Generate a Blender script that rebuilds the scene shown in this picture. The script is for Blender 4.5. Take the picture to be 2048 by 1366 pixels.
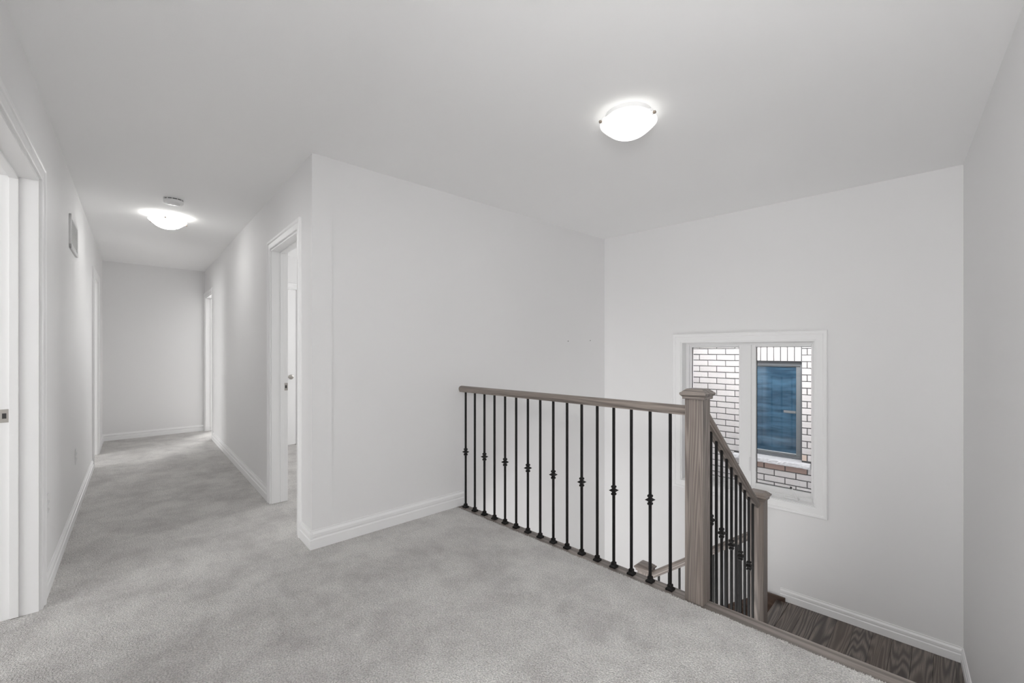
import bpy, bmesh, math, random
from math import sin, cos, pi, radians, sqrt, atan2
from mathutils import Vector, Matrix
random.seed(7)
for o in list(bpy.data.objects): bpy.data.objects.remove(o)
sc = bpy.context.scene
COL = sc.collection

# ------------------------------------------------------------------ camera, world, light, exposure
CAM_H, CEIL = 1.22, 2.44
cd = bpy.data.cameras.new('camera'); cam = bpy.data.objects.new('camera', cd); COL.objects.link(cam)
cam.location = (0, 0, CAM_H); cam.rotation_euler = (radians(90), 0, 0)
cd.sensor_width = 36; cd.lens = 870 / 2048 * 36; cd.shift_y = 19 / 2048; cd.clip_start = 0.02; cd.clip_end = 200
sc.camera = cam
world = bpy.data.worlds.new('world'); sc.world = world; world.use_nodes = True
bg = world.node_tree.nodes['Background']; bg.inputs[0].default_value = (0.93, 0.96, 1.0, 1); bg.inputs[1].default_value = 2.05
sc.view_settings.view_transform = 'Standard'; sc.view_settings.look = 'None'
sc.view_settings.exposure = 0.55; sc.view_settings.gamma = 1.0; sc.view_settings.use_curve_mapping = False
sc.cycles.diffuse_bounces = 9; sc.cycles.max_bounces = 12; sc.cycles.transparent_max_bounces = 12
PW = dict(bed=20, end=48, front=42, side=50, low=15, lowb=44, bounce=6.5, key=12, sky=40)    # watts of the lights below
LAMP_MAIN, LAMP_HALL = 1.7, 27.0          # radiance of the lit glass bowls

def AB(a, b):                              # stairwell axes (a along the window wall, b towards it) to world
    return Vector(((a + b) / sqrt(2), (b - a) / sqrt(2), 0))

def area(name, loc, direction, sx, sy, power, color=(1, 1, 1)):
    l = bpy.data.lights.new(name, 'AREA'); l.shape = 'RECTANGLE'; l.size = sx; l.size_y = sy; l.energy = power; l.color = color
    o = bpy.data.objects.new(name, l); COL.objects.link(o); o.location = loc
    o.rotation_euler = Vector(direction).to_track_quat('-Z', 'Y').to_euler(); return o

# end-room and lower-storey daylight is assumed; other panels are added fill; no windows there
_p = AB(-4.4, 4.0); area('bedroom_fill', (_p.x, _p.y, 1.4), AB(0, -1), 1.4, 1.3, PW['bed'])  # added fill for the closed bedroom, which has no window
_p = AB(-9.1, 2.35); area('end_room_assumed_daylight', (_p.x, _p.y, 1.55), AB(1, -.55) + Vector((0, 0, -.25)), .9, 1.1, PW['end'])  # assumed daylight from an unseen panel; this closed room has no window
_p = AB(-1.2, -3.6); area('front_room_fill', (_p.x, _p.y, 1.5), AB(0, 1), 2.2, 1.6, PW['front'])  # unseen fill panel added in the windowless front room
_p = AB(-6.6, -3.6); area('side_room_fill', (_p.x, _p.y, 1.5), AB(0, 1), 1.6, 1.4, PW['side'])  # added panel lighting the windowless side room
_p = AB(-1.75, 2.2); area('stairwell_up_fill', (_p.x, _p.y, -2.55), AB(-.05, .25) + Vector((0, 0, 1)), 1.6, 1.6, PW['low'])  # upturned panel added below to brighten the ceiling
_p = AB(-1.3, .95); area('lower_assumed_daylight', (_p.x, _p.y, -1.6), AB(0, 1) + Vector((0, 0, .15)), 2.4, 2.0, PW['lowb'])  # panel added under the floor for assumed downstairs daylight, no window modelled
# two fill panels added in the corner beside the camera
_f = area('ceiling_bounce_fill', (-.02, -.10, 1.75), (.15, .55, 1), .35, .35, PW['bounce'])  # added fill, aimed up to bounce off the ceiling
_k = area('camera_side_fill', (-.01, -.12, 1.62), (.80, 1, -.55), .4, .3, PW['key'])  # added forward fill towards the window wall and stairwell
_k.data.spread = radians(140)
_k = area('sky_fill_between_houses', (1.030 + .7126 * 1.36 + .7015 * .46, 4.74 - .7015 * 1.36 + .7126 * .46, 1.72), (-.7015, -.7126, -1.25), 1.1, .3, PW['sky'])  # unseen panel added outside above the window to strengthen its daylight
_k.data.spread = radians(95)

# ------------------------------------------------------------------ materials
def new_mat(name):
    m = bpy.data.materials.new(name); m.use_nodes = True
    nt = m.node_tree; return m, nt, nt.nodes['Principled BSDF']

def lin(c): return tuple(((x / 255) / 12.92 if x / 255 <= .04045 else ((x / 255 + .055) / 1.055) ** 2.4) for x in c) + (1,)

def paint(name, albedo, rough=0.6, bump=0.0, scale=120, tint=(1, 1, 1), spec=0.3):
    m, nt, b = new_mat(name)
    b.inputs['Base Color'].default_value = (albedo * tint[0], albedo * tint[1], albedo * tint[2], 1)
    b.inputs['Roughness'].default_value = rough
    b.inputs['Specular IOR Level'].default_value = spec
    if bump:
        tc = nt.nodes.new('ShaderNodeTexCoord'); n = nt.nodes.new('ShaderNodeTexNoise'); n.inputs['Scale'].default_value = scale
        n.inputs['Detail'].default_value = 2
        bp = nt.nodes.new('ShaderNodeBump'); bp.inputs['Strength'].default_value = bump; bp.inputs['Distance'].default_value = .002
        nt.links.new(tc.outputs['Object'], n.inputs['Vector']); nt.links.new(n.outputs['Fac'], bp.inputs['Height'])
        nt.links.new(bp.outputs['Normal'], b.inputs['Normal'])
    return m

def wood(name, c1, c2, c3, axis, rough=0.45, rings=9.0, seed=0.0, stretch=0.07):
    """stained open-grained oak; grain runs along the object's own axis"""
    m, nt, b = new_mat(name); N = nt.nodes.new; L = nt.links.new
    tc = N('ShaderNodeTexCoord'); mp = N('ShaderNodeMapping')
    s = [1, 1, 1]; s['XYZ'.index(axis)] = stretch; mp.inputs['Scale'].default_value = s
    oi = N('ShaderNodeObjectInfo'); ml = N('ShaderNodeMath'); ml.operation = 'MULTIPLY'; ml.inputs[1].default_value = 7.3
    cx = N('ShaderNodeCombineXYZ'); ad = N('ShaderNodeVectorMath'); ad.operation = 'ADD'
    L(oi.outputs['Random'], ml.inputs[0]); L(ml.outputs[0], cx.inputs[0]); L(ml.outputs[0], cx.inputs[1]); L(ml.outputs[0], cx.inputs[2])
    L(tc.outputs['Object'], ad.inputs[0]); L(cx.outputs[0], ad.inputs[1]); L(ad.outputs[0], mp.inputs['Vector'])
    n1 = N('ShaderNodeTexNoise'); n1.inputs['Scale'].default_value = 9; n1.inputs['Detail'].default_value = 1.5; n1.inputs['Distortion'].default_value = .35
    L(mp.outputs[0], n1.inputs['Vector'])
    mu = N('ShaderNodeMath'); mu.operation = 'MULTIPLY'; mu.inputs[1].default_value = rings * 6.28; L(n1.outputs['Fac'], mu.inputs[0])
    si = N('ShaderNodeMath'); si.operation = 'SINE'; L(mu.outputs[0], si.inputs[0])
    r1 = N('ShaderNodeMapRange'); r1.inputs['From Min'].default_value = -.9; r1.inputs['From Max'].default_value = .9; L(si.outputs[0], r1.inputs['Value'])
    n2 = N('ShaderNodeTexNoise'); n2.inputs['Scale'].default_value = 230; n2.inputs['Detail'].default_value = 3
    mp2 = N('ShaderNodeMapping'); s2 = [1, 1, 1]; s2['XYZ'.index(axis)] = .03; mp2.inputs['Scale'].default_value = s2
    L(ad.outputs[0], mp2.inputs['Vector']); L(mp2.outputs[0], n2.inputs['Vector'])
    n3 = N('ShaderNodeTexNoise'); n3.inputs['Scale'].default_value = 5; n3.inputs['Detail'].default_value = 2; L(mp.outputs[0], n3.inputs['Vector'])
    mA = N('ShaderNodeMix'); mA.data_type = 'RGBA'; mA.inputs[6].default_value = lin(c1); mA.inputs[7].default_value = lin(c2)
    L(r1.outputs[0], mA.inputs[0])
    r2 = N('ShaderNodeMapRange'); r2.inputs['From Min'].default_value = .42; r2.inputs['From Max'].default_value = .72; r2.inputs['To Max'].default_value = .7; L(n2.outputs['Fac'], r2.inputs['Value'])
    mB = N('ShaderNodeMix'); mB.data_type = 'RGBA'; mB.inputs[7].default_value = lin(c1); L(mA.outputs[2], mB.inputs[6]); L(r2.outputs[0], mB.inputs[0])
    r3 = N('ShaderNodeMapRange'); r3.inputs['From Min'].default_value = .45; r3.inputs['From Max'].default_value = .75; r3.inputs['To Max'].default_value = .6; L(n3.outputs['Fac'], r3.inputs['Value'])
    mC = N('ShaderNodeMix'); mC.data_type = 'RGBA'; mC.inputs[7].default_value = lin(c3); L(mB.outputs[2], mC.inputs[6]); L(r3.outputs[0], mC.inputs[0])
    L(mC.outputs[2], b.inputs['Base Color']); b.inputs['Roughness'].default_value = rough
    b.inputs['Specular IOR Level'].default_value = .45
    bp = N('ShaderNodeBump'); bp.inputs['Strength'].default_value = .25; bp.inputs['Distance'].default_value = .0008
    L(n2.outputs['Fac'], bp.inputs['Height']); L(bp.outputs['Normal'], b.inputs['Normal'])
    return m

M = {}
M['wall'] = paint('wall_paint', .82, .62, .15, 160, (1.0, .997, .997))
M['ceiling'] = paint('ceiling_paint', .92, .8, .12, 200, (1.0, 1.0, 1.0), .15)
M['trim'] = paint('white_trim_paint', .875, .4, 0, 1, (1.0, 1.0, 1.0), .4)
M['vinyl'] = paint('white_vinyl', .82, .35)
M['plastic'] = paint('white_plastic', .78, .4)
M['iron'] = paint('black_iron', .009, .45, 0, 300, (1.08, 1, .98), .3)
M['dark'] = paint('dark_rubber', .03, .6)
M['slot'] = paint('dark_slot', .06, .8)
m, nt, b = new_mat('satin_nickel'); b.inputs['Base Color'].default_value = (.48, .46, .43, 1); b.inputs['Metallic'].default_value = 1; b.inputs['Roughness'].default_value = .35; M['nickel'] = m
m, nt, b = new_mat('brushed_bronze'); b.inputs['Base Color'].default_value = (.42, .36, .30, 1); b.inputs['Metallic'].default_value = 1; b.inputs['Roughness'].default_value = .4; M['bronze'] = m
WA, WB, WC = (108, 101, 97), (152, 143, 136), (142, 128, 119)
M['wood_x'] = wood('stained_oak_lengthwise', WA, WB, WC, 'X', .42, 18, 0, .05)
M['wood_z'] = wood('stained_oak_upright', WA, WB, WC, 'Z', .42, 26, 0, .045)
M['wood_edge'] = wood('stained_oak_edge', WA, WB, WC, 'X', .42, 6, 0, .05)
M['wood_y'] = wood('stained_oak_tread', (66, 59, 55), (124, 114, 107), (106, 92, 80), 'Y', .30, 17, 0, .065)
M['wood_dark_x'] = wood('stained_oak_dark', (74, 58, 49), (106, 86, 74), (94, 74, 62), 'X', .4)

def lamp_mat(name, strength):
    m, nt, b = new_mat(name)
    b.inputs['Base Color'].default_value = (.8, .8, .78, 1); b.inputs['Roughness'].default_value = .3
    b.inputs['Emission Color'].default_value = (1, .99, .975, 1); b.inputs['Emission Strength'].default_value = strength
    return m
M['lamp_main'] = (lamp_mat('lit_frosted_glass', LAMP_MAIN), lamp_mat('lit_bowl_inside', LAMP_MAIN * .3))
M['lamp_hall'] = (lamp_mat('lit_frosted_glass_hall', LAMP_HALL), lamp_mat('lit_bowl_inside_hall', LAMP_HALL * .12))

def carpet():
    m, nt, b = new_mat('grey_cut_pile_carpet'); N = nt.nodes.new; L = nt.links.new
    tc = N('ShaderNodeTexCoord')
    big = N('ShaderNodeTexNoise'); big.inputs['Scale'].default_value = 3.4; big.inputs['Detail'].default_value = 8; big.inputs['Roughness'].default_value = .72; big.inputs['Distortion'].default_value = .15
    L(tc.outputs['Object'], big.inputs['Vector'])
    r = N('ShaderNodeValToRGB'); L(big.outputs['Fac'], r.inputs[0])
    r.color_ramp.elements[0].position = .38; r.color_ramp.elements[0].color = lin((196, 193, 191))
    r.color_ramp.elements[1].position = .60; r.color_ramp.elements[1].color = lin((222, 220, 217))
    fine = N('ShaderNodeTexNoise'); fine.inputs['Scale'].default_value = 150; fine.inputs['Detail'].default_value = 3; fine.inputs['Roughness'].default_value = .7
    L(tc.outputs['Object'], fine.inputs['Vector'])
    rr = N('ShaderNodeMapRange'); rr.inputs['From Min'].default_value = .3; rr.inputs['From Max'].default_value = .7; rr.inputs['To Min'].default_value = .60; rr.inputs['To Max'].default_value = 1.40; L(fine.outputs['Fac'], rr.inputs['Value'])
    mx = N('ShaderNodeVectorMath'); mx.operation = 'SCALE'; L(r.outputs[0], mx.inputs[0]); L(rr.outputs[0], mx.inputs['Scale'])
    L(mx.outputs[0], b.inputs['Base Color']); b.inputs['Roughness'].default_value = .95; b.inputs['Specular IOR Level'].default_value = .05
    b.inputs['Sheen Weight'].default_value = .15
    v = N('ShaderNodeTexVoronoi'); v.inputs['Scale'].default_value = 190; L(tc.outputs['Object'], v.inputs['Vector'])
    add = N('ShaderNodeMath'); add.operation = 'SUBTRACT'; L(fine.outputs['Fac'], add.inputs[0]); L(v.outputs['Distance'], add.inputs[1])
    bp = N('ShaderNodeBump'); bp.inputs['Strength'].default_value = .8; bp.inputs['Distance'].default_value = .008; L(add.outputs[0], bp.inputs['Height']); L(bp.outputs['Normal'], b.inputs['Normal'])
    return m
M['carpet'] = carpet()

def brickmat(name, c, var=.06):
    m, nt, b = new_mat(name); N = nt.nodes.new; L = nt.links.new
    oi = N('ShaderNodeObjectInfo'); tc = N('ShaderNodeTexCoord'); n = N('ShaderNodeTexNoise'); n.inputs['Scale'].default_value = 60; n.inputs['Detail'].default_value = 4
    L(tc.outputs['Object'], n.inputs['Vector'])
    h = N('ShaderNodeHueSaturation'); h.inputs['Color'].default_value = lin(c)
    a = N('ShaderNodeMath'); a.operation = 'MULTIPLY_ADD'; a.inputs[1].default_value = var; a.inputs[2].default_value = 1 - var / 2; L(oi.outputs['Random'], a.inputs[0])
    a2 = N('ShaderNodeMath'); a2.operation = 'MULTIPLY_ADD'; a2.inputs[1].default_value = var * 3; L(n.outputs['Fac'], a2.inputs[0]); 
    s = N('ShaderNodeMath'); s.operation = 'SUBTRACT'; s.inputs[1].default_value = var * 1.5; L(a.outputs[0], s.inputs[0]); L(s.outputs[0], a2.inputs[2])
    L(a2.outputs[0], h.inputs['Value']); L(h.outputs[0], b.inputs['Base Color']); b.inputs['Roughness'].default_value = .9; b.inputs['Specular IOR Level'].default_value = .15
    bp = N('ShaderNodeBump'); bp.inputs['Strength'].default_value = .5; bp.inputs['Distance'].default_value = .003; L(n.outputs['Fac'], bp.inputs['Height']); L(bp.outputs['Normal'], b.inputs['Normal'])
    return m
M['brick'] = brickmat('pale_brick', (176, 172, 171))
M['brick_peach'] = brickmat('peach_brick', (176, 160, 150))
M['brick_red'] = brickmat('red_brown_brick', (146, 126, 118), .1)
M['mortar'] = paint('dark_mortar_joint', .08, .95)
M['stone'] = brickmat('pale_stone', (186, 185, 187), .08)
M['dark_frame'] = paint('dark_window_frame', .10, .4, 0, 1, (.95, 1, 1.08))
M['grey_frame'] = paint('grey_window_frame', .13, .4, 0, 1, (.95, 1, 1.05))
M['vent_back'] = paint('pale_slot_grey', .7, .7)  # plain pale grey of the outlet slots
M['ground'] = paint('gravel', .35, .95, .6, 40)

m, nt, b = new_mat('window_glass')
nt.nodes.remove(b); out = nt.nodes['Material Output']
tr = nt.nodes.new('ShaderNodeBsdfTransparent'); tr.inputs[0].default_value = (.985, .99, .99, 1)
gl = nt.nodes.new('ShaderNodeBsdfGlossy'); gl.inputs['Roughness'].default_value = .02
fr = nt.nodes.new('ShaderNodeFresnel'); fr.inputs[0].default_value = 1.25
mx = nt.nodes.new('ShaderNodeMixShader'); nt.links.new(fr.outputs[0], mx.inputs[0]); nt.links.new(tr.outputs[0], mx.inputs[1]); nt.links.new(gl.outputs[0], mx.inputs[2]); nt.links.new(mx.outputs[0], out.inputs[0])
M['glass'] = m
m, nt, b = new_mat('glass_painted_reflection')  # dark blue reflection painted into the far pane's colour
tc = nt.nodes.new('ShaderNodeTexCoord'); mp = nt.nodes.new('ShaderNodeMapping'); mp.inputs['Scale'].default_value = (1.4, 1, 9)
n = nt.nodes.new('ShaderNodeTexNoise'); n.inputs['Scale'].default_value = 3.2; n.inputs['Detail'].default_value = 4
rp = nt.nodes.new('ShaderNodeValToRGB'); rp.color_ramp.elements[0].position = .35; rp.color_ramp.elements[0].color = lin((34, 56, 74)); rp.color_ramp.elements[1].position = .7; rp.color_ramp.elements[1].color = lin((62, 90, 110))
nt.links.new(tc.outputs['Object'], mp.inputs[0]); nt.links.new(mp.outputs[0], n.inputs['Vector']); nt.links.new(n.outputs['Fac'], rp.inputs[0]); nt.links.new(rp.outputs[0], b.inputs['Base Color'])
b.inputs['Roughness'].default_value = .08; b.inputs['Specular IOR Level'].default_value = .35
M['reflecting_glass'] = m

# ------------------------------------------------------------------ mesh helpers
class MB:
    def __init__(s): s.v = []; s.f = []
    def box(s, x0, x1, y0, y1, z0, z1):
        i = len(s.v)
        s.v += [(x0, y0, z0), (x1, y0, z0), (x1, y1, z0), (x0, y1, z0), (x0, y0, z1), (x1, y0, z1), (x1, y1, z1), (x0, y1, z1)]
        s.f += [tuple(i + k for k in q) for q in ((0, 3, 2, 1), (4, 5, 6, 7), (0, 1, 5, 4), (1, 2, 6, 5), (2, 3, 7, 6), (3, 0, 4, 7))]
        return s
    def prism(s, pts, axis, t0, t1):
        """closed polygon pts (2D) extruded along axis from t0 to t1; 'X': pts are (y,z), 'Y': (x,z), 'Z': (x,y)"""
        i = len(s.v); n = len(pts)
        mk = {'X': lambda p, t: (t, p[0], p[1]), 'Y': lambda p, t: (p[0], t, p[1]), 'Z': lambda p, t: (p[0], p[1], t)}[axis]
        s.v += [mk(p, t0) for p in pts] + [mk(p, t1) for p in pts]
        s.f += [tuple(i + k for k in range(n))[::-1], tuple(i + n + k for k in range(n))]
        s.f += [(i + k, i + (k + 1) % n, i + n + (k + 1) % n, i + n + k) for k in range(n)]
        return s
    def lathe(s, prof, seg=32, c=(0, 0), rot=0.0, cap=True):
        """prof: list of (radius, z)"""
        i = len(s.v); n = len(prof)
        for r, z in prof:
            for k in range(seg):
                a = rot + 2 * pi * k / seg; s.v.append((c[0] + r * cos(a), c[1] + r * sin(a), z))
        for j in range(n - 1):
            for k in range(seg):
                a, b2 = i + j * seg + k, i + j * seg + (k + 1) % seg
                s.f.append((a, b2, b2 + seg, a + seg))
        if cap:
            s.f.append(tuple(i + k for k in range(seg))[::-1]); s.f.append(tuple(i + (n - 1) * seg + k for k in range(seg)))
        return s
    def tube(s, pts, r, seg=10):
        i = len(s.v); P = [Vector(p) for p in pts]; n = len(P)
        for j, p in enumerate(P):
            d = (P[min(j + 1, n - 1)] - P[max(j - 1, 0)]).normalized()
            u = d.orthogonal().normalized() if abs(d.z) > .99 else d.cross(Vector((0, 0, 1))).normalized(); w = d.cross(u)
            rr = r[j] if isinstance(r, (list, tuple)) else r
            for k in range(seg):
                a = 2 * pi * k / seg; s.v.append(tuple(p + (u * cos(a) + w * sin(a)) * rr))
        for j in range(n - 1):
            for k in range(seg):
                a, b2 = i + j * seg + k, i + j * seg + (k + 1) % seg; s.f.append((a, b2, b2 + seg, a + seg))
        s.f.append(tuple(i + k for k in range(seg))[::-1]); s.f.append(tuple(i + (n - 1) * seg + k for k in range(seg)))
        return s
    def build(s, name, mat, parent=None, bevel=0.0, smooth=False, seg=2):
        me = bpy.data.meshes.new(name); me.from_pydata(s.v, [], s.f); me.update()
        bm = bmesh.new(); bm.from_mesh(me); bmesh.ops.recalc_face_normals(bm, faces=bm.faces); bm.to_mesh(me); bm.free()
        me.materials.append(mat if not isinstance(mat, str) else M[mat])
        o = bpy.data.objects.new(name, me); COL.objects.link(o)
        if parent: o.parent = parent
        if bevel:
            md = o.modifiers.new('bevel', 'BEVEL'); md.width = bevel; md.segments = seg; md.limit_method = 'ANGLE'; md.angle_limit = radians(40)
        if smooth:
            for p in me.polygons: p.use_smooth = True
            me.set_sharp_from_angle(angle=radians(38))
        return o

def tag(o, label=None, cat=None, group=None, kind=None):
    if label: o['label'] = label
    if cat: o['category'] = cat
    if group: o['group'] = group
    if kind: o['kind'] = kind
    return o

class Frame:
    """a wall's own axes: x along its inner face, +y outwards"""
    def __init__(s, ox, oy, ang): s.ox, s.oy, s.ang = ox, oy, ang
    def put(s, o, x=0, y=0, z=0):
        o.location = (s.ox + x * cos(s.ang) - y * sin(s.ang), s.oy + x * sin(s.ang) + y * cos(s.ang), z); o.rotation_euler = (0, 0, s.ang); return o
def empty(name, fr, x=0, y=0, z=0):
    o = bpy.data.objects.new(name, None); COL.objects.link(o); o.empty_display_size = .1; fr.put(o, x, y, z); return o

FL = Frame(-2.27, 2.10, atan2(.757, -.654))             # left wall of the hall, origin at the near casing
LX, LY, CX, CY = -1.2322, 2.68, 1.0384, 4.78
FC = Frame(LX, LY, atan2(CY - LY, CX - LX))             # long wall beside the railing
FW = Frame(1.030, 4.74, atan2(-1.894, 1.924))           # window wall
FR = Frame(2.954, 2.846, atan2(-1.321, -1.159))         # right wall
REX, REY = -4.717, 6.68
FH = Frame(REX, REY, atan2(LY - REY, LX - REX)); HL = sqrt((LY - REY) ** 2 + (LX - REX) ** 2)   # hall wall with the door
LEX, LEY = -5.527, 5.87
FE = Frame(LEX, LEY, atan2(REY - LEY, REX - LEX)); EL = sqrt((REY - LEY) ** 2 + (REX - LEX) ** 2)
FS = Frame(0, 0, radians(-45))                          # stairwell axes (a, b)

def wall(name, fr, x0, x1, z0, z1, th, holes=(), mat='wall', label=None):
    mb = MB()
    xs = sorted({x0, x1} | {h[0] for h in holes} | {h[1] for h in holes}); zs = sorted({z0, z1} | {h[2] for h in holes} | {h[3] for h in holes})
    zs = [z for z in zs if z0 <= z <= z1]
    for xa, xb in zip(xs, xs[1:]):
        run = []
        for za, zb in zip(zs, zs[1:]):
            cx, cz = (xa + xb) / 2, (za + zb) / 2
            if any(h[0] < cx < h[1] and h[2] < cz < h[3] for h in holes): continue
            if run and abs(run[-1][1] - za) < 1e-6: run[-1][1] = zb
            else: run.append([za, zb])
        for za, zb in run: mb.box(xa, xb, 0, th, za, zb)
    o = mb.build(name, mat); fr.put(o); tag(o, label, kind='structure'); return o

# ------------------------------------------------------------------ room shell
D1 = (-.945, -.065); D2 = (3.215, 4.0); D3 = (HL - 1.06, HL - .285); D5 = (.07, .86)
HEAD = 2.035
wall('wall_left', FL, -2.9, 5.2, 0, CEIL, .12, [(D1[0], D1[1], 0, HEAD), (D2[0], D2[1], 0, HEAD)], label='long pale grey hall wall on the left with two doorways')
wall('wall_hall', FH, -.15, HL, 0, CEIL, .12, [(D3[0], D3[1], 0, HEAD), (D5[0], D5[1], 0, HEAD)], label='right-hand wall of the hall with a cased doorway')
wall('wall_end', FE, -.2, EL + .0, 0, CEIL, .12, label='plain wall closing the far end of the hall')
wall('wall_centre', FC, .004, 3.22, -2.9, CEIL, .12, label='bare pale grey wall beside the iron railing')
WH = (.822, 1.897, -.010, 1.308)
wall('wall_window', FW, -.12, 2.9, -2.9, CEIL, .28, [WH], label='pale grey stairwell wall with the window')
wall('wall_right', FR, -.1, 4.6, -2.9, CEIL, .12, label='plain wall at the right edge')

def slab(name, a0, a1, b0, b1, z0, z1, mat, label=None, kind='structure'):
    o = MB().box(a0, a1, b0, b1, z0, z1).build(name, mat); FS.put(o); tag(o, label, kind=kind); return o
slab('ceiling', -9.3, .95, -4.0, 4.36, CEIL, CEIL + .12, 'ceiling', 'smooth off-white ceiling over hall and stairwell')
fl = MB().box(-2.84, .95, -4.0, 2.098, -.28, 0).box(-9.3, -2.84, -4.0, 4.36, -.28, 0).build('floor', 'carpet'); FS.put(fl)
tag(fl, 'grey cut-pile carpet over landing and hall', kind='structure')
# shells of the rooms beyond the doorways
slab('wall_bedroom_far', -9.3, -2.72, 4.2, 4.36, 0, CEIL, 'wall', 'far wall of the room behind the hall doorway')
slab('wall_west', -9.42, -9.3, -4.0, 4.36, 0, CEIL, 'wall', 'outer wall beyond the hall end')
slab('wall_front', -9.3, .95, -4.12, -4.0, 0, CEIL, 'wall', 'front wall of the rooms left of the hall')
slab('wall_east', .95, 1.07, -4.0, .2, 0, CEIL, 'wall', 'side wall of the front room')
slab('wall_partition', -4.05, -3.93, -4.0, -.12, 0, CEIL, 'wall', 'partition between the two rooms left of the hall')
slab('wall_lower', -2.9, .5, .80, .9, -2.9, -.28, 'wall', 'wall of the storey below')
slab('floor_lower', -3.0, .5, .8, 4.3, -3.0, -2.9, M['wood_y'], 'dark wood floor of the storey below')

# closet wall in the room behind, with the flat-panel door
FD = Frame(*(AB(-6.0, 1.36)[:2]), radians(45))           # x along +b, +y towards -a (away from the viewer)
dw0, dw1 = .045, .685
wall('wall_closet', FD, 0, 2.84, 0, CEIL, .1, [(dw0, dw1, 0, HEAD)], label='wall with a white closet door seen through the doorway')

# ---- baseboards
def base_profile(h):
    return [(0, 0), (-.014, 0), (-.014, h * .50), (-.0095, h * .55), (-.0095, h * .60), (-.012, h * .64), (-.012, h * .80), (-.005, h * .92), (-.005, h), (0, h)]
def baseboard(name, fr, runs, h=.10, z=0, label=None):
    mb = MB()
    for x0, x1 in runs: mb.prism(base_profile(h), 'X', x0, x1)
    o = mb.build(name, 'trim'); fr.put(o, 0, 0, z); tag(o, label, kind='structure'); return o
CW = .066
baseboard('baseboard_left', FL, [(0.0, D2[0] - CW), (D2[1] + CW, 4.98)], label='white stepped baseboard along the left hall wall')
baseboard('baseboard_hall', FH, [(D5[1] + CW, D3[0] - CW), (D3[1] + CW, HL + .012)], .105, label='white stepped baseboard along the right hall wall')
baseboard('baseboard_end', FE, [(0, EL)], .095, label='white baseboard at the far end of the hall')
baseboard('baseboard_centre', FC, [(-.012, 1.150)], .115, label='tall white baseboard below the bare wall')
baseboard('baseboard_window', FW, [(1.655, 2.70)], .098, -.82, label='white stepped baseboard on the stair landing under the window wall')
baseboard('baseboard_right', FR, [(0, 1.15)], .098, -.82, label='white baseboard on the stair landing at the right wall')

# ---- doorways
CASE = [(0, 0), (0, -.009), (.005, -.0115), (.040, -.0115), (.043, -.0155), (.049, -.018), (.061, -.018), (.066, -.014), (.066, 0)]
def mitred(mb, x0, x1, z0, z1, prof, closed, sgn=1, yo=0):
    """moulding around a rectangle: prof = (distance outwards from the opening, y); open at the floor unless closed"""
    n = len(prof); i = len(mb.v)
    for d, y in prof:
        y = yo + sgn * y
        zb = z0 - d if closed else z0
        mb.v += [(x0 - d, y, zb), (x0 - d, y, z1 + d), (x1 + d, y, z1 + d), (x1 + d, y, zb)]
    for j in range(n - 1):
        for k in range(4 if closed else 3):
            a, b = i + j * 4 + k, i + j * 4 + (k + 1) % 4; mb.f.append((a, b, b + 4, a + 4))
    if not closed:
        mb.f.append(tuple(i + j * 4 for j in range(n))); mb.f.append(tuple(i + j * 4 + 3 for j in range(n))[::-1])
    return mb
def doorway(name, fr, d, label, strike=None, th=.12, both=False, stop=True):
    xa, xb = d; r = empty(name, fr, (xa + xb) / 2, 0, 0); tag(r, label, kind='structure'); hw = (xb - xa) / 2
    mb = mitred(MB(), -hw + .005, hw - .005, 0, HEAD - .005, CASE, False)
    if both: mitred(mb, -hw + .005, hw - .005, 0, HEAD - .005, CASE, False, -1, th)
    mb.build('casing', 'trim', r)
    j = .018
    MB().box(-hw, -hw + j, 0, th, 0, HEAD - j).box(hw - j, hw, 0, th, 0, HEAD - j).box(-hw, hw, 0, th, HEAD - j, HEAD).build('jamb', 'trim', r, .001)
    if stop:
        y0, y1 = .062, .092
        MB().box(-hw + j, -hw + j + .011, y0, y1, .004, HEAD - j).box(hw - j - .011, hw - j, y0, y1, .004, HEAD - j).box(-hw + j, hw - j, y0, y1, HEAD - j - .011, HEAD - j).build('door_stop', 'trim', r, .0015)
    if strike:
        s, z, y = strike; x = s * (hw - j); t = .0022
        o = MB().box(-t, t, -.014, .014, -.03, .03).build('strike_plate', 'nickel', r, .001); o.location = (x, y, z)
        o2 = MB().box(-t * 1.3, t * 1.3, -.006, .007, -.012, .012).build('latch_hole', 'slot', o); tag(o2, 'dark latch opening')
    return r
doorway('door_1', FL, D1, 'white cased doorway at the left edge with a metal strike plate', (1, .926, .106))
doorway('door_2', FL, D2, 'white cased doorway near the far end of the left hall wall', None)
doorway('door_3', FH, D3, 'white cased open doorway beside the outside wall corner', (-1, .93, .105))
doorway('door_5', FH, D5, 'brightly lit doorway at the far right end of the hall', None)

# closet door
r = doorway('door_4', FD, (dw0, dw1), 'closed white panel door seen through the open doorway', None, .1, stop=False)
hw = (dw1 - dw0) / 2 - .018 - .004
mb = MB(); y0, y1 = .008, .043; st = .115
mb.box(-hw, -hw + st, y0, y1, .012, HEAD - .022).box(hw - st, hw, y0, y1, .012, HEAD - .022)
for za, zb in ((.012, .25), (.78, .92), (1.88, HEAD - .022)): mb.box(-hw + st, hw - st, y0, y1, za, zb)
slabo = mb.build('slab', 'trim', r)
for za, zb in ((.25, .78), (.92, 1.88)):
    mb = MB().box(-hw + st, hw - st, .018, .034, za, zb)
    for a_, b_, c_, d_ in ((-hw + st, hw - st, za, za + .012), (-hw + st, hw - st, zb - .012, zb), (-hw + st, -hw + st + .012, za, zb), (hw - st - .012, hw - st, za, zb)): mb.box(a_, b_, .004, .02, c_, d_)
    mb.build('panel', 'trim', slabo, .003)
hd = MB()
hd.v = []
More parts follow.
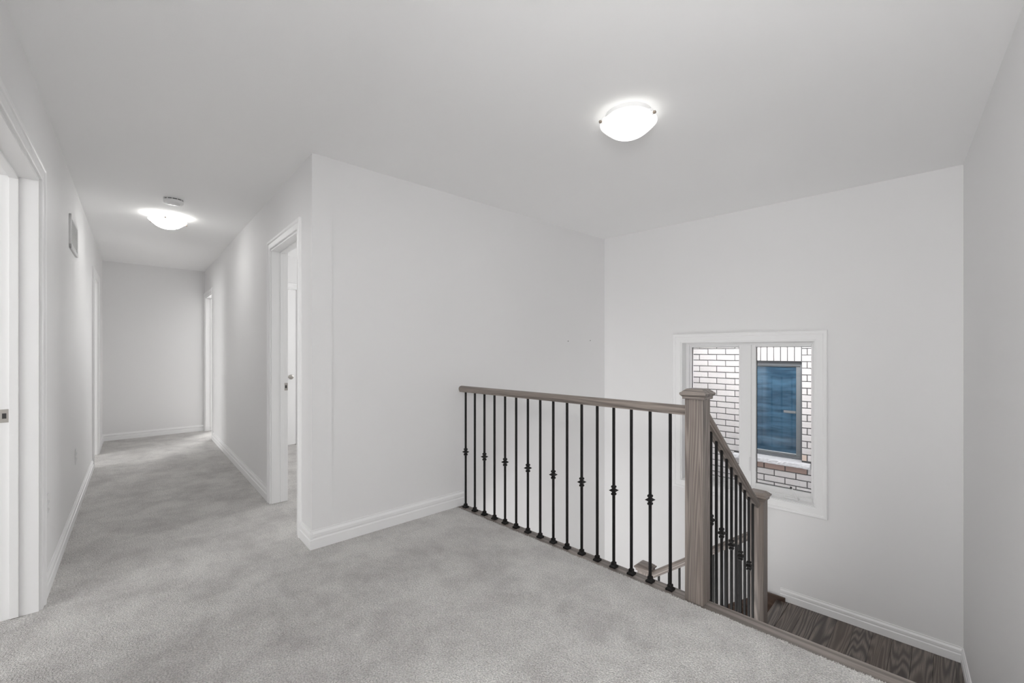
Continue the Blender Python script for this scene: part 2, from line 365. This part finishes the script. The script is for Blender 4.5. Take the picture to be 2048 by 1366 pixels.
h = MB().lathe([(.006, 0), (.031, 0), (.031, .006), (.024, .010), (.012, .012), (.011, .045), (.006, .05)], 24).build('lever_handle', 'nickel', r, 0, True)
h.rotation_euler = (radians(90), 0, 0); h.location = (hw - .062, .008, .885)
MB().tube([(0, 0, .045), (-.03, 0, .048), (-.075, .002, .046), (-.115, .004, .042)], [.009, .0085, .0075, .006], 12).build('lever', 'nickel', h, 0, True)

# ------------------------------------------------------------------ wall fittings on the left wall
r = empty('wall_vent', FL, 1.345, 0, 2.04); tag(r, 'white louvred air grille high on the left hall wall', 'vent')
W2, H2 = .225, .115
MB().box(-W2, W2, -.012, 0, H2 - .028, H2).box(-W2, W2, -.012, 0, -H2, -H2 + .028).box(-W2, -W2 + .03, -.012, 0, -H2, H2).box(W2 - .03, W2, -.012, 0, -H2, H2).build('frame', 'plastic', r, .003)
mb = MB()
for k in range(11):
    z = -H2 + .034 + k * (2 * H2 - .068) / 10; mb.prism([(-.009, z - .002), (-.0085, z - .0035), (-.001, z + .008), (-.0015, z + .0095)], 'X', -W2 + .028, W2 - .028)
tag(mb.build('louvre_slats', 'plastic', r), kind='stuff')
MB().box(-W2 + .02, W2 - .02, -.0055, .0, -H2 + .02, H2 - .02).build('back_plate', 'plastic', r)

def outlet(fr, x, z, label):
    r = empty('wall_outlet', fr, x, 0, z); tag(r, label, 'outlet', 'outlets low on the left hall wall')
    MB().box(-.036, .036, -.006, 0, -.058, .058).build('cover_plate', 'plastic', r, .003)
    for s in (-1, 1):
        o = MB().box(-.017, .017, -.0085, -.005, -.014, .014).build('socket', 'plastic', r, .004); o.location = (0, 0, s * .02)
        MB().box(-.008, -.006, -.0092, -.008, -.005, .006).box(.006, .008, -.0092, -.008, -.005, .006).build('slots', 'vent_back', o)
outlet(FL, .15, .432, 'white outlet plate low on left wall, nearest the front doorway')
outlet(FL, 1.53, .432, 'white outlet plate low on left wall, farther down the hall')

for k, (x, z, lab) in enumerate(((2.44, 1.318, 'small dark nail hole in the bare wall, left one of two'), (2.80, 1.330, 'small dark nail hole in the bare wall, right one nearer the corner'))):
    o = MB().lathe([(.002, 0), (.0045, 0), (.0045, .002), (.002, .004)], 10).build('nail_hole', 'slot'); FC.put(o, x, 0, z)  # dark studs stand in for two nail holes
    o.rotation_euler = (radians(90), 0, FC.ang); tag(o, lab, 'hole', 'nail holes in the bare wall')

# ------------------------------------------------------------------ ceiling fixtures
def ceiling_lamp(x, y, mat, label, rot, s=1.0):
    r = bpy.data.objects.new('ceiling_lamp', None); COL.objects.link(r); r.location = (x, y, CEIL); r.rotation_euler = (0, 0, rot); r.scale = (s,) * 3
    tag(r, label, 'lamp', 'flush ceiling lamps')
    MB().lathe([(.02, -.032), (.125, -.030), (.132, -.022), (.132, 0), (.02, 0)], 48).build('ceiling_pan', 'plastic', r, 0, True)
    prof = []
    R, dep, z0 = .163, .084, -.052
    for k in range(17):
        u = k / 16; prof.append((max(R * (1 - u), .0005), z0 - dep * (1 - (1 - u) ** 2.15)))
    inner = [(max(p[0] - .004, .0004), p[1] + .004) for p in reversed(prof)]
    bowl = MB().lathe(prof + inner, 48, cap=False).build('glass_bowl', mat[0], r, 0, True); bowl.data.materials.append(mat[1])
    for p in bowl.data.polygons:                     # the inside of the bowl glows less than the frosted outside
        if p.index >= 16 * 48 or p.index < 6 * 48: p.material_index = 1
    for k in range(3):
        a = 2 * pi * k / 3; c = MB().tube([(.12, 0, -.02), (.150, 0, -.030), (.1655, 0, -.046), (.1665, 0, -.062), (.158, 0, -.066)], .0022, 8).build('clip', 'plastic', r, 0, True); c.rotation_euler = (0, 0, a)
        kb = MB().tube([(.162, 0, -.056), (.168, 0, -.057), (.177, 0, -.0585), (.180, 0, -.059)], [.003, .0085, .0085, .005], 12).build('clip_knob', 'bronze', c, 0, True)
    return r
ceiling_lamp(.600, 2.245, M['lamp_main'], 'lit frosted glass ceiling lamp over the railing', radians(-170), .88)
ceiling_lamp(-3.11, 3.93, M['lamp_hall'], 'lit frosted glass ceiling lamp far down the hall beside the smoke detector', radians(-178), .86)

r = bpy.data.objects.new('smoke_detector', None); COL.objects.link(r); r.location = (-2.715, 3.49, CEIL); r.scale = (.84, .84, .95); tag(r, 'round white smoke detector on the hall ceiling', 'detector')
MB().lathe([(.01, 0), (.078, 0), (.078, -.008), (.074, -.009)], 40).build('base', 'plastic', r, 0, True)
mb = MB().lathe([(.074, -.0085), (.0745, -.009), (.0745, -.0165), (.072, -.017)], 40)
mb.build('vent_gap', 'slot', r)
mb = MB().lathe([(.01, -.0165), (.078, -.0165), (.078, -.034), (.070, -.043), (.050, -.045), (.047, -.0415), (.036, -.0415), (.032, -.047), (.01, -.049)], 40); mb.build('housing', 'plastic', r, 0, True)
for k in range(12):
    a = 2 * pi * k / 12; o = MB().box(.060, .0775, -.0022, .0022, -.0168, -.0080).build('rib', 'plastic', r); o.rotation_euler = (0, 0, a)
MB().lathe([(.002, -.0485), (.008, -.0485), (.008, -.0505), (.002, -.0505)], 12, (.018, .006)).build('test_button', 'plastic', r, 0, True)

# ------------------------------------------------------------------ trim and stairs
NOSE = (2.093, 2.200)
mb = MB(); R = .013
pr = [(NOSE[0], -.034), (NOSE[1] - R, -.034)] + [(NOSE[1] - R + R * cos(t), -.019 + .015 * sin(t)) for t in [radians(x) for x in (-60, -30, 0, 30, 60)]] + [(NOSE[1] - R, -.004), (NOSE[0], -.004)]
mb.prism(pr, 'X', -2.715, .17); o = mb.build('trim_1', M['wood_edge'], None, 0, False); FS.put(o); tag(o, 'stained oak edge board between carpet and stairwell', kind='structure')
slab('trim_2', -2.715, -.92, 2.10, 2.16, -.30, -.034, 'wall', 'painted fascia under the landing edge')

# fringe of pile where the carpet meets the oak edge
mb = MB()
for k in range(2600):
    a = random.uniform(-2.70, .16); b = 2.0975 + random.uniform(-.004, .002) + .0025 * sin(a * 37) * sin(a * 11); hh = random.uniform(.002, .006); w = random.uniform(.0012, .0025)
    dx, dy = random.uniform(-.003, .003), random.uniform(-.001, .005)
    i = len(mb.v); mb.v += [(a - w, b - w, -.003), (a + w, b - w, -.003), (a, b + w, -.003), (a + dx, b + dy, hh)]; mb.f += [(i, i + 1, i + 3), (i + 1, i + 2, i + 3), (i + 2, i, i + 3)]
fr_ = mb.build('carpet_fringe', M['carpet'], fl); tag(fr_, kind='stuff')

st = empty('staircase', FS, 0, 0, 0); tag(st, 'dark stained oak stairs turning down below the window', 'stairs')
for k in range(1, 4):
    z = -.205 * k; b0 = 2.185 + .262 * (k - 1)
    MB().box(-.90, .17 - .01 * k, b0 - .0, b0 + .262 + .022, z - .028, z).build('tread', M['wood_x'], st, .005)
for k in range(4):
    z = -.205 * k; b0 = 2.172 + .262 * k if k else 2.172
    MB().box(-.90, .165 - .01 * k, b0, b0 + .013, z - .205, z - .03).build('riser', M['wood_x'], st)
# landing planks run towards the window wall
a = -.902; k = 0
edge = MB().box(-.992, -.904, 2.957, 4.083, -.850, -.8200).build('landing_nosing', M['wood_y'], st, .006)
while a < .07:
    w = .105; dz = random.uniform(-.0006, .0004)
    xr = a + w - .0012; edge_a = lambda b: .074 + .0653 * (4.10 - b)         # the right wall is slightly out of square
    if xr < edge_a(4.10): mb = MB().box(0, xr - a, 0, 1.129, -.020, 0)
    else: mb = MB().prism([(0, 0), (min(edge_a(2.957), xr) - a, 0), (min(edge_a(4.086), xr) - a, 1.129), (0, 1.129)], 'Z', -.020, 0)
    o = mb.build('plank', M['wood_y'], st, .0012); o.location = (a, 2.957, -.8202 + dz)
    a += w; k += 1
slab('landing_base', -.965, .07, 2.96, 4.085, -1.0, -.842, M['wood_dark_x'], None, None).parent = None
bpy.data.objects['landing_base'].parent = st; bpy.data.objects['landing_base'].location = (0, 0, 0); bpy.data.objects['landing_base'].rotation_euler = (0, 0, 0)
for k in range(1, 4):
    z = -.82 - .19 * k; a1 = -.978 - .257 * (k - 1)
    MB().box(a1 - .257 - .02, a1, 3.085, 4.075, z - .028, z).build('tread', M['wood_dark_x'], st, .005)
for k in range(4):
    z = -.82 - .19 * k; a1 = -.978 - .257 * k
    MB().box(a1 - .0, a1 + .013, 3.085, 4.075, z - .19, z - .03).build('riser', M['wood_y'], st)
MB().box(-2.60, -1.80, 3.085, 4.07, -1.62, -1.58).build('lower_landing', M['wood_y'], st)
for k in range(1, 6):
    z = -1.58 - .2 * k; b1 = 3.085 - .26 * (k - 1)
    MB().box(-2.60, -1.70, b1 - .26 - .02, b1, z - .028, z).build('tread', M['wood_x'], st, .005)
    MB().box(-2.60, -1.70, b1, b1 + .013, z + .0, z + .17).build('riser', M['wood_x'], st)
# skirt boards
sk = MB().prism([(-.93, -.822), (-.93, -.789), (-.99, -.789), (-1.062, -.789), (-1.83, -1.36), (-2.58, -1.36), (-2.58, -1.62), (-1.75, -1.62), (-1.04, -1.05), (-.93, -1.05)], 'Y', 4.062, 4.078).build('skirt_board', M['wood_dark_x'], st, .002)
# drywall side of the upper flight
o = MB().prism([(2.17, -.30), (2.17, -2.9), (3.07, -2.9), (3.07, -1.05), (2.98, -.90)], 'X', -.925, -.902).build('stair_side_panel', 'wall', st)

# ------------------------------------------------------------------ railings
def baluster_mesh(length):
    return MB().box(-.0064, .0064, -.0064, .0064, 0, length)
SH = MB().lathe([(.0265, 0), (.0265, .009), (.0165, .016), (.0155, .019), (.0165, .022), (.0150, .030), (.0085, .032)], 4, rot=pi / 4)
KN = MB().lathe([(.0085, -.029), (.0150, -.026), (.0165, -.020), (.0150, -.0155), (.0105, -.013), (.0125, -.009), (.0295, .0), (.0125, .009), (.0105, .013), (.0150, .0155), (.0165, .020), (.0150, .026), (.0085, .029)], 4, rot=pi / 4)
shoe_proto = knuckle_proto = None
def copy(o, parent):
    c = o.copy(); COL.objects.link(c); c.parent = parent; return c
def baluster(parent, a, b, z0, z1, knuckle=None, shoe=True, lean=0):
    global shoe_proto, knuckle_proto
    o = baluster_mesh(z1 - z0).build('baluster', 'iron', parent, .001, seg=1); o.location = (a, b, z0)
    if shoe:
        if shoe_proto is None: shoe_proto = SH.build('shoe', 'iron', o, .0012); s = shoe_proto
        else: s = copy(shoe_proto, o)
        s.location = (0, 0, 0)
    if knuckle is not None:
        if knuckle_proto is None: knuckle_proto = KN.build('collar', 'iron', o, .001); s = knuckle_proto
        else: s = copy(knuckle_proto, o)
        s.location = (0, 0, knuckle - z0)
    return o
def newel(parent, a, b, z0, zcap):
    post = MB().box(-.0445, .0445, -.0445, .0445, z0 - zcap, .004).build('newel_post', M['wood_z'], parent, .003); post.location = (a, b, zcap)
    c = MB().lathe([(x * sqrt(2), z) for x, z in ((.046, 0), (.0535, .001), (.0535, .012), (.057, .015), (.0625, .021), (.0635, .025), (.0635, .030), (.060, .033), (.056, .034), (.055, .037), (.040, .048), (.038, .050), (.010, .0505))], 4, rot=pi / 4).build('cap', M['wood_x'], post)
    return post
def rail_profile(w=.029, h=.047):
    # bread-loaf handrail, (y, z) with z=0 at the top
    P = []
    for k in range(0, 19):
        t = radians(-10 + 200 * k / 18); P.append((w * cos(t) * (1 if sin(t) > 0 else .98), -.022 + .022 * sin(t)))
    P += [(-w * .93, -.034), (-w * .74, -.039), (-w * .72, -h), (w * .72, -h), (w * .74, -.039), (w * .93, -.034)]
    return P
def handrail(parent, p0, p1, roundend=False):
    p0, p1 = Vector(p0), Vector(p1); L = (p1 - p0).length
    P = rail_profile(); mb = MB()
    stations = [(0, 1)] + [(L, 1)]
    if roundend: stations = [(0, 1), (L - .025, 1), (L - .012, .93), (L - .004, .78), (L, .5)]
    n = len(P)
    for x, s in stations: mb.v += [(x, y * s, -.022 + (z + .022) * s) for y, z in P]
    for j in range(len(stations) - 1):
        for k in range(n): mb.f.append((j * n + k, j * n + (k + 1) % n, (j + 1) * n + (k + 1) % n, (j + 1) * n + k))
    mb.f.append(tuple(range(n))[::-1]); mb.f.append(tuple((len(stations) - 1) * n + k for k in range(n)))
    o = mb.build('handrail', M['wood_x'], parent, 0, True)
    d = (p1 - p0).normalized(); side = Vector((0, 0, 1)).cross(d).normalized(); up = d.cross(side)
    m = Matrix((d, side, up)).transposed(); o.location = p0; o.rotation_euler = m.to_euler(); return o

g = empty('landing_railing', FS, 0, 0, 0); tag(g, 'oak and black iron guard railing along the carpeted landing edge', 'railing')
NA, NB = -.868, 2.158
newel(g, NA, NB, -.003, .985)
handrail(g, (-2.735, 2.157, .945), (NA - .044, 2.157, .948))
for k in range(16):
    baluster(g, -2.662 + k * (2.662 - 1.003) / 15, 2.150, -.004, .905, .431 if k % 2 == 0 else None)

g2 = empty('upper_stair_railing', FS, 0, 0, 0); tag(g2, 'sloping oak and iron railing going down right of the big newel post', 'railing')
newel(g2, NA, 3.127, -.82, .262)
rz = lambda b: .960 - .79 * (b - 2.2)
handrail(g2, (NA, 2.201, rz(2.201)), (NA, 3.086, rz(3.086)))
for k in range(10):
    b = 2.33 + .0765 * k; step = int((b - 2.185) // .262) + 1; zb = -.205 * min(step, 4)
    baluster(g2, NA, b, zb, rz(b) - .044, (.342 - .737 * (b - 2.33)) if k % 2 == 0 else None)

g3 = empty('lower_stair_railing', FS, 0, 0, 0); tag(g3, 'lower oak and iron railing seen through the landing balusters', 'railing')
newel(g3, -1.66, 3.127, -1.6, -.482)
rl = lambda a: .034 + .742 * (a + .924)
handrail(g3, (NA - .045, 3.127, rl(NA - .045)), (-1.615, 3.127, rl(-1.615)))
for k in range(8):
    a = -1.549 + .08 * k; step = int((-1.03 - a) // .257) + 1 if a < -1.03 else 0; zb = -.82 - .19 * step
    baluster(g3, a, 3.127, zb, rl(a) - .044, None)

# ------------------------------------------------------------------ stairwell window
r = empty('window_1', FW, 0, 0, 0); tag(r, 'white two-pane window in the stairwell wall', kind='structure')
cw = .075; x0, x1, z0, z1 = WH
mitred(MB(), x0 + .003, x1 - .003, z0 + .003, z1 - .003, [(d * cw / .066 + (.003 if d else 0), y) for d, y in CASE], True).build('casing', 'trim', r)
mb = MB(); j = .002; mb.box(x0, x0 + .012, 0, .10, z0, z1).box(x1 - .012, x1, 0, .10, z0, z1).box(x0, x1, 0, .10, z0, z0 + .010).box(x0, x1, 0, .10, z1 - .012, z1); mb.build('jamb', 'trim', r)
# frame members: left fixed light, mullion, right casement
gl = (.881, 1.303, .056, 1.255); gr = (1.442, 1.848, .066, 1.256)
mb = MB()
def ring(mb, ox0, ox1, oz0, oz1, ix0, ix1, iz0, iz1, y0, y1):
    mb.box(ox0, ix0, y0, y1, oz0, oz1).box(ix1, ox1, y0, y1, oz0, oz1).box(ix0, ix1, y0, y1, oz0, iz0).box(ix0, ix1, y0, y1, iz1, oz1)
ring(mb, x0 + .010, x1 - .010, z0 + .008, z1 - .010, x0 + .040, x1 - .038, z0 + .034, z1 - .034, .090, .20)
mb.box(1.330, 1.408, .090, .20, z0 + .03, z1 - .03); mb.build('frame', 'vinyl', r, .003)
mb = MB(); ring(mb, x0 + .036, 1.334, z0 + .03, z1 - .03, gl[0], gl[1], gl[2], gl[3], .112, .150); s1 = mb.build('fixed_sash', 'vinyl', r, .003)
mb = MB(); ring(mb, 1.404, x1 - .034, z0 + .03, z1 - .03, gr[0], gr[1], gr[2], gr[3], .100, .150); s2 = mb.build('casement_sash', 'vinyl', r, .003)
for s_, g_ in ((s1, gl), (s2, gr)):
    mb = MB(); e = .0035; ring(mb, g_[0] - .001, g_[1] + .001, g_[2] - .001, g_[3] + .001, g_[0] + e, g_[1] - e, g_[2] + e, g_[3] - e, .128, .136); mb.build('gasket', 'dark', s_)
    MB().box(g_[0] - .004, g_[1] + .004, .134, .138, g_[2] - .004, g_[3] + .004).build('pane', 'glass', s_)
MB().box(1.392, 1.404, .078, .092, .168, .288).build('lock_lever', 'vinyl', r, .004)
ck = MB().box(1.665, 1.770, .045, .098, z0 + .009, z0 + .024).build('crank_base', 'vinyl', r, .007)
MB().tube([(1.752, .070, z0 + .022), (1.748, .062, z0 + .045), (1.735, .055, .070), (1.722, .050, .094)], [.008, .007, .0055, .005], 10).build('crank_arm', 'vinyl', ck, 0, True)
MB().tube([(1.722, .052, .088), (1.719, .048, .098), (1.717, .047, .106)], [.005, .009, .006], 12).build('crank_knob', 'dark', ck, 0, True)

# ------------------------------------------------------------------ neighbouring brick house
r = empty('neighbouring_house', FW, 0, 1.25, 0); tag(r, 'pale brick house wall with a dark window, seen through the stairwell window', 'house')
OX0, OX1, OZ0, OZ1 = .985, 1.560, .052, 1.109
CH, BL, J = .069, .200, .0085
mw = MB()
for xa, xb, za, zb in ((-3, OX0, -3.2, 3.0), (OX1, 5, -3.2, 3.0), (OX0, OX1, -3.2, OZ0), (OX0, OX1, OZ1, 3.0)): mw.box(xa, xb, .008, .10, za, zb)
mw.build('mortar_wall', 'mortar', r)
MB().box(-3, OX0 - .0, .10, .9, -3.2, 3.0).box(OX1, 5, .10, .9, -3.2, 3.0).build('wall_core', 'stone', r)
bricks = []; far = MB(); cache = {}
def brick(xa, xb, za, zb, mat):
    inner = xa > .22 and xb < 1.97 and za > -.50 and zb < 1.46
    d = random.uniform(-.0025, .002)
    if not inner: far.box(xa, xb, d, .03, za, zb); return
    w, h_ = round(xb - xa, 3), round(zb - za, 3); key = (w, h_, mat)
    if key not in cache:
        me = bpy.data.meshes.new('brick'); b2 = MB()
        i = .0035; wob = [random.uniform(-.001, .001) for _ in range(8)]
        b2.v = [(0, .03, 0), (w, .03, 0), (w, .03, h_), (0, .03, h_), (0, .0035, 0 + wob[0]), (w, .0035, wob[1]), (w, .0035, h_ + wob[2]), (0, .0035, h_ + wob[3]), (i, 0, i), (w - i, 0, i), (w - i, 0, h_ - i), (i, 0, h_ - i)]
        b2.f = [(0, 1, 5, 4), (1, 2, 6, 5), (2, 3, 7, 6), (3, 0, 4, 7), (4, 5, 9, 8), (5, 6, 10, 9), (6, 7, 11, 10), (7, 4, 8, 11), (8, 9, 10, 11)]
        me.from_pydata(b2.v, [], b2.f); me.update()
        bm = bmesh.new(); bm.from_mesh(me); bmesh.ops.recalc_face_normals(bm, faces=bm.faces)
        bmesh.ops.reverse_faces(bm, faces=[f for f in bm.faces]) if sum((f.normal.y for f in bm.faces)) > 0 else None
        bm.to_mesh(me); bm.free(); me.materials.append(M[mat]); cache[key] = me
    o = bpy.data.objects.new('brick', cache[key]); COL.objects.link(o); o.parent = r; o.location = (xa, d, za); o.rotation_euler = (0, random.uniform(-.004, .004), 0)
    if mat == 'brick_red': o['label'] = 'red-brown brick under the window sill'
    bricks.append(o)
SX1 = 1.640
row0 = -int(1.7 / CH)
for k in range(row0, int(2.9 / CH)):
    za = .005 + k * CH + J / 2; zb = za + CH - J
    off = 1.21 + (0 if k % 2 else .1)
    n0 = int((-2.4 - off) / BL)
    for q in range(n0, n0 + 32):
        xa, xb = off + q * BL + J / 2, off + (q + 1) * BL - J / 2
        segs = [(xa, xb)]
        lo, hi = (za + zb) / 2, 0
        if 0 < (za + zb) / 2 < .06 - .002: cut = (OX0 - .08, SX1)            # the stone sill
        elif OZ0 - .04 < (za + zb) / 2 < OZ1 + .207: cut = (OX0, OX1)
        else: cut = None
        if cut:
            segs = []
            if xa < cut[0]: segs.append((xa, min(xb, cut[0] - J / 2)))
            if xb > cut[1]: segs.append((max(xa, cut[1] + J / 2), xb))
        for s_, e_ in segs:
            if e_ - s_ < .02: continue
            mat = 'brick'
            if k == -1 and s_ > 1.0 and e_ < 1.62: mat = 'brick_red'
            elif k in (1, 0) and s_ > 1.55 and e_ < 1.8: mat = 'brick_peach'
            brick(s_, e_, za, zb, mat)
n = 9; sw = (OX1 - OX0) / n
for k in range(n): brick(OX0 + k * sw + J / 2, OX0 + (k + 1) * sw - J / 2, OZ1 + J / 2, OZ1 + .207 - J / 2, 'brick')
tag(far.build('far_bricks', 'brick', r), kind='stuff')
# stone sill with a rough face
mb = MB(); nx = 40; sx0 = OX0 - .08
i0 = 0; rows = []
prof = [(.16, .004), (-.045, .004), (-.050, .012), (-.052, .030), (-.050, .046), (-.044, .053), (.16, .068)]
for k in range(nx + 1):
    x = sx0 + (SX1 - sx0) * k / nx; mb.v += [(x, y + (random.uniform(-.004, .004) if y < 0 else 0), z + (random.uniform(-.0015, .0015) if y < 0 else 0)) for y, z in prof]
np_ = len(prof)
for k in range(nx):
    for q in range(np_): mb.f.append((k * np_ + q, k * np_ + (q + 1) % np_, (k + 1) * np_ + (q + 1) % np_, (k + 1) * np_ + q))
mb.f.append(tuple(range(np_))); mb.f.append(tuple(nx * np_ + q for q in range(np_))[::-1])
mb.build('stone_sill', 'stone', r)
win = MB(); ring(win, OX0, OX1, .060, OZ1 - .0, OX0 + .03, OX1 - .028, .085, OZ1 - .050, .085, .16); wf = win.build('window_frame', 'dark_frame', r, .002); tag(wf, 'dark frame of the far window')
win = MB(); ring(win, OX0 + .028, OX1 - .026, .083, OZ1 - .048, OX0 + .06, OX1 - .070, .110, OZ1 - .062, .11, .16); win.build('sash', 'grey_frame', wf, .004)
MB().box(OX0 + .05, OX1 - .06, .135, .14, .10, OZ1 - .04).build('pane', 'reflecting_glass', wf)
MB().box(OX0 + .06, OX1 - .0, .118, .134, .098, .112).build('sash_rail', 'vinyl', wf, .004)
lb = MB().box(1.37, OX1 - .076, .126, .134, .545, .572).build('reflection_bar', 'grey_frame', wf, .003)  # solid bar standing in for a reflection on the pane
gd = slab('ground', -8, 12, 4.2, 20, -3.3, -3.2, 'ground', 'gravel strip between the houses')
print('bricks', len(bricks))
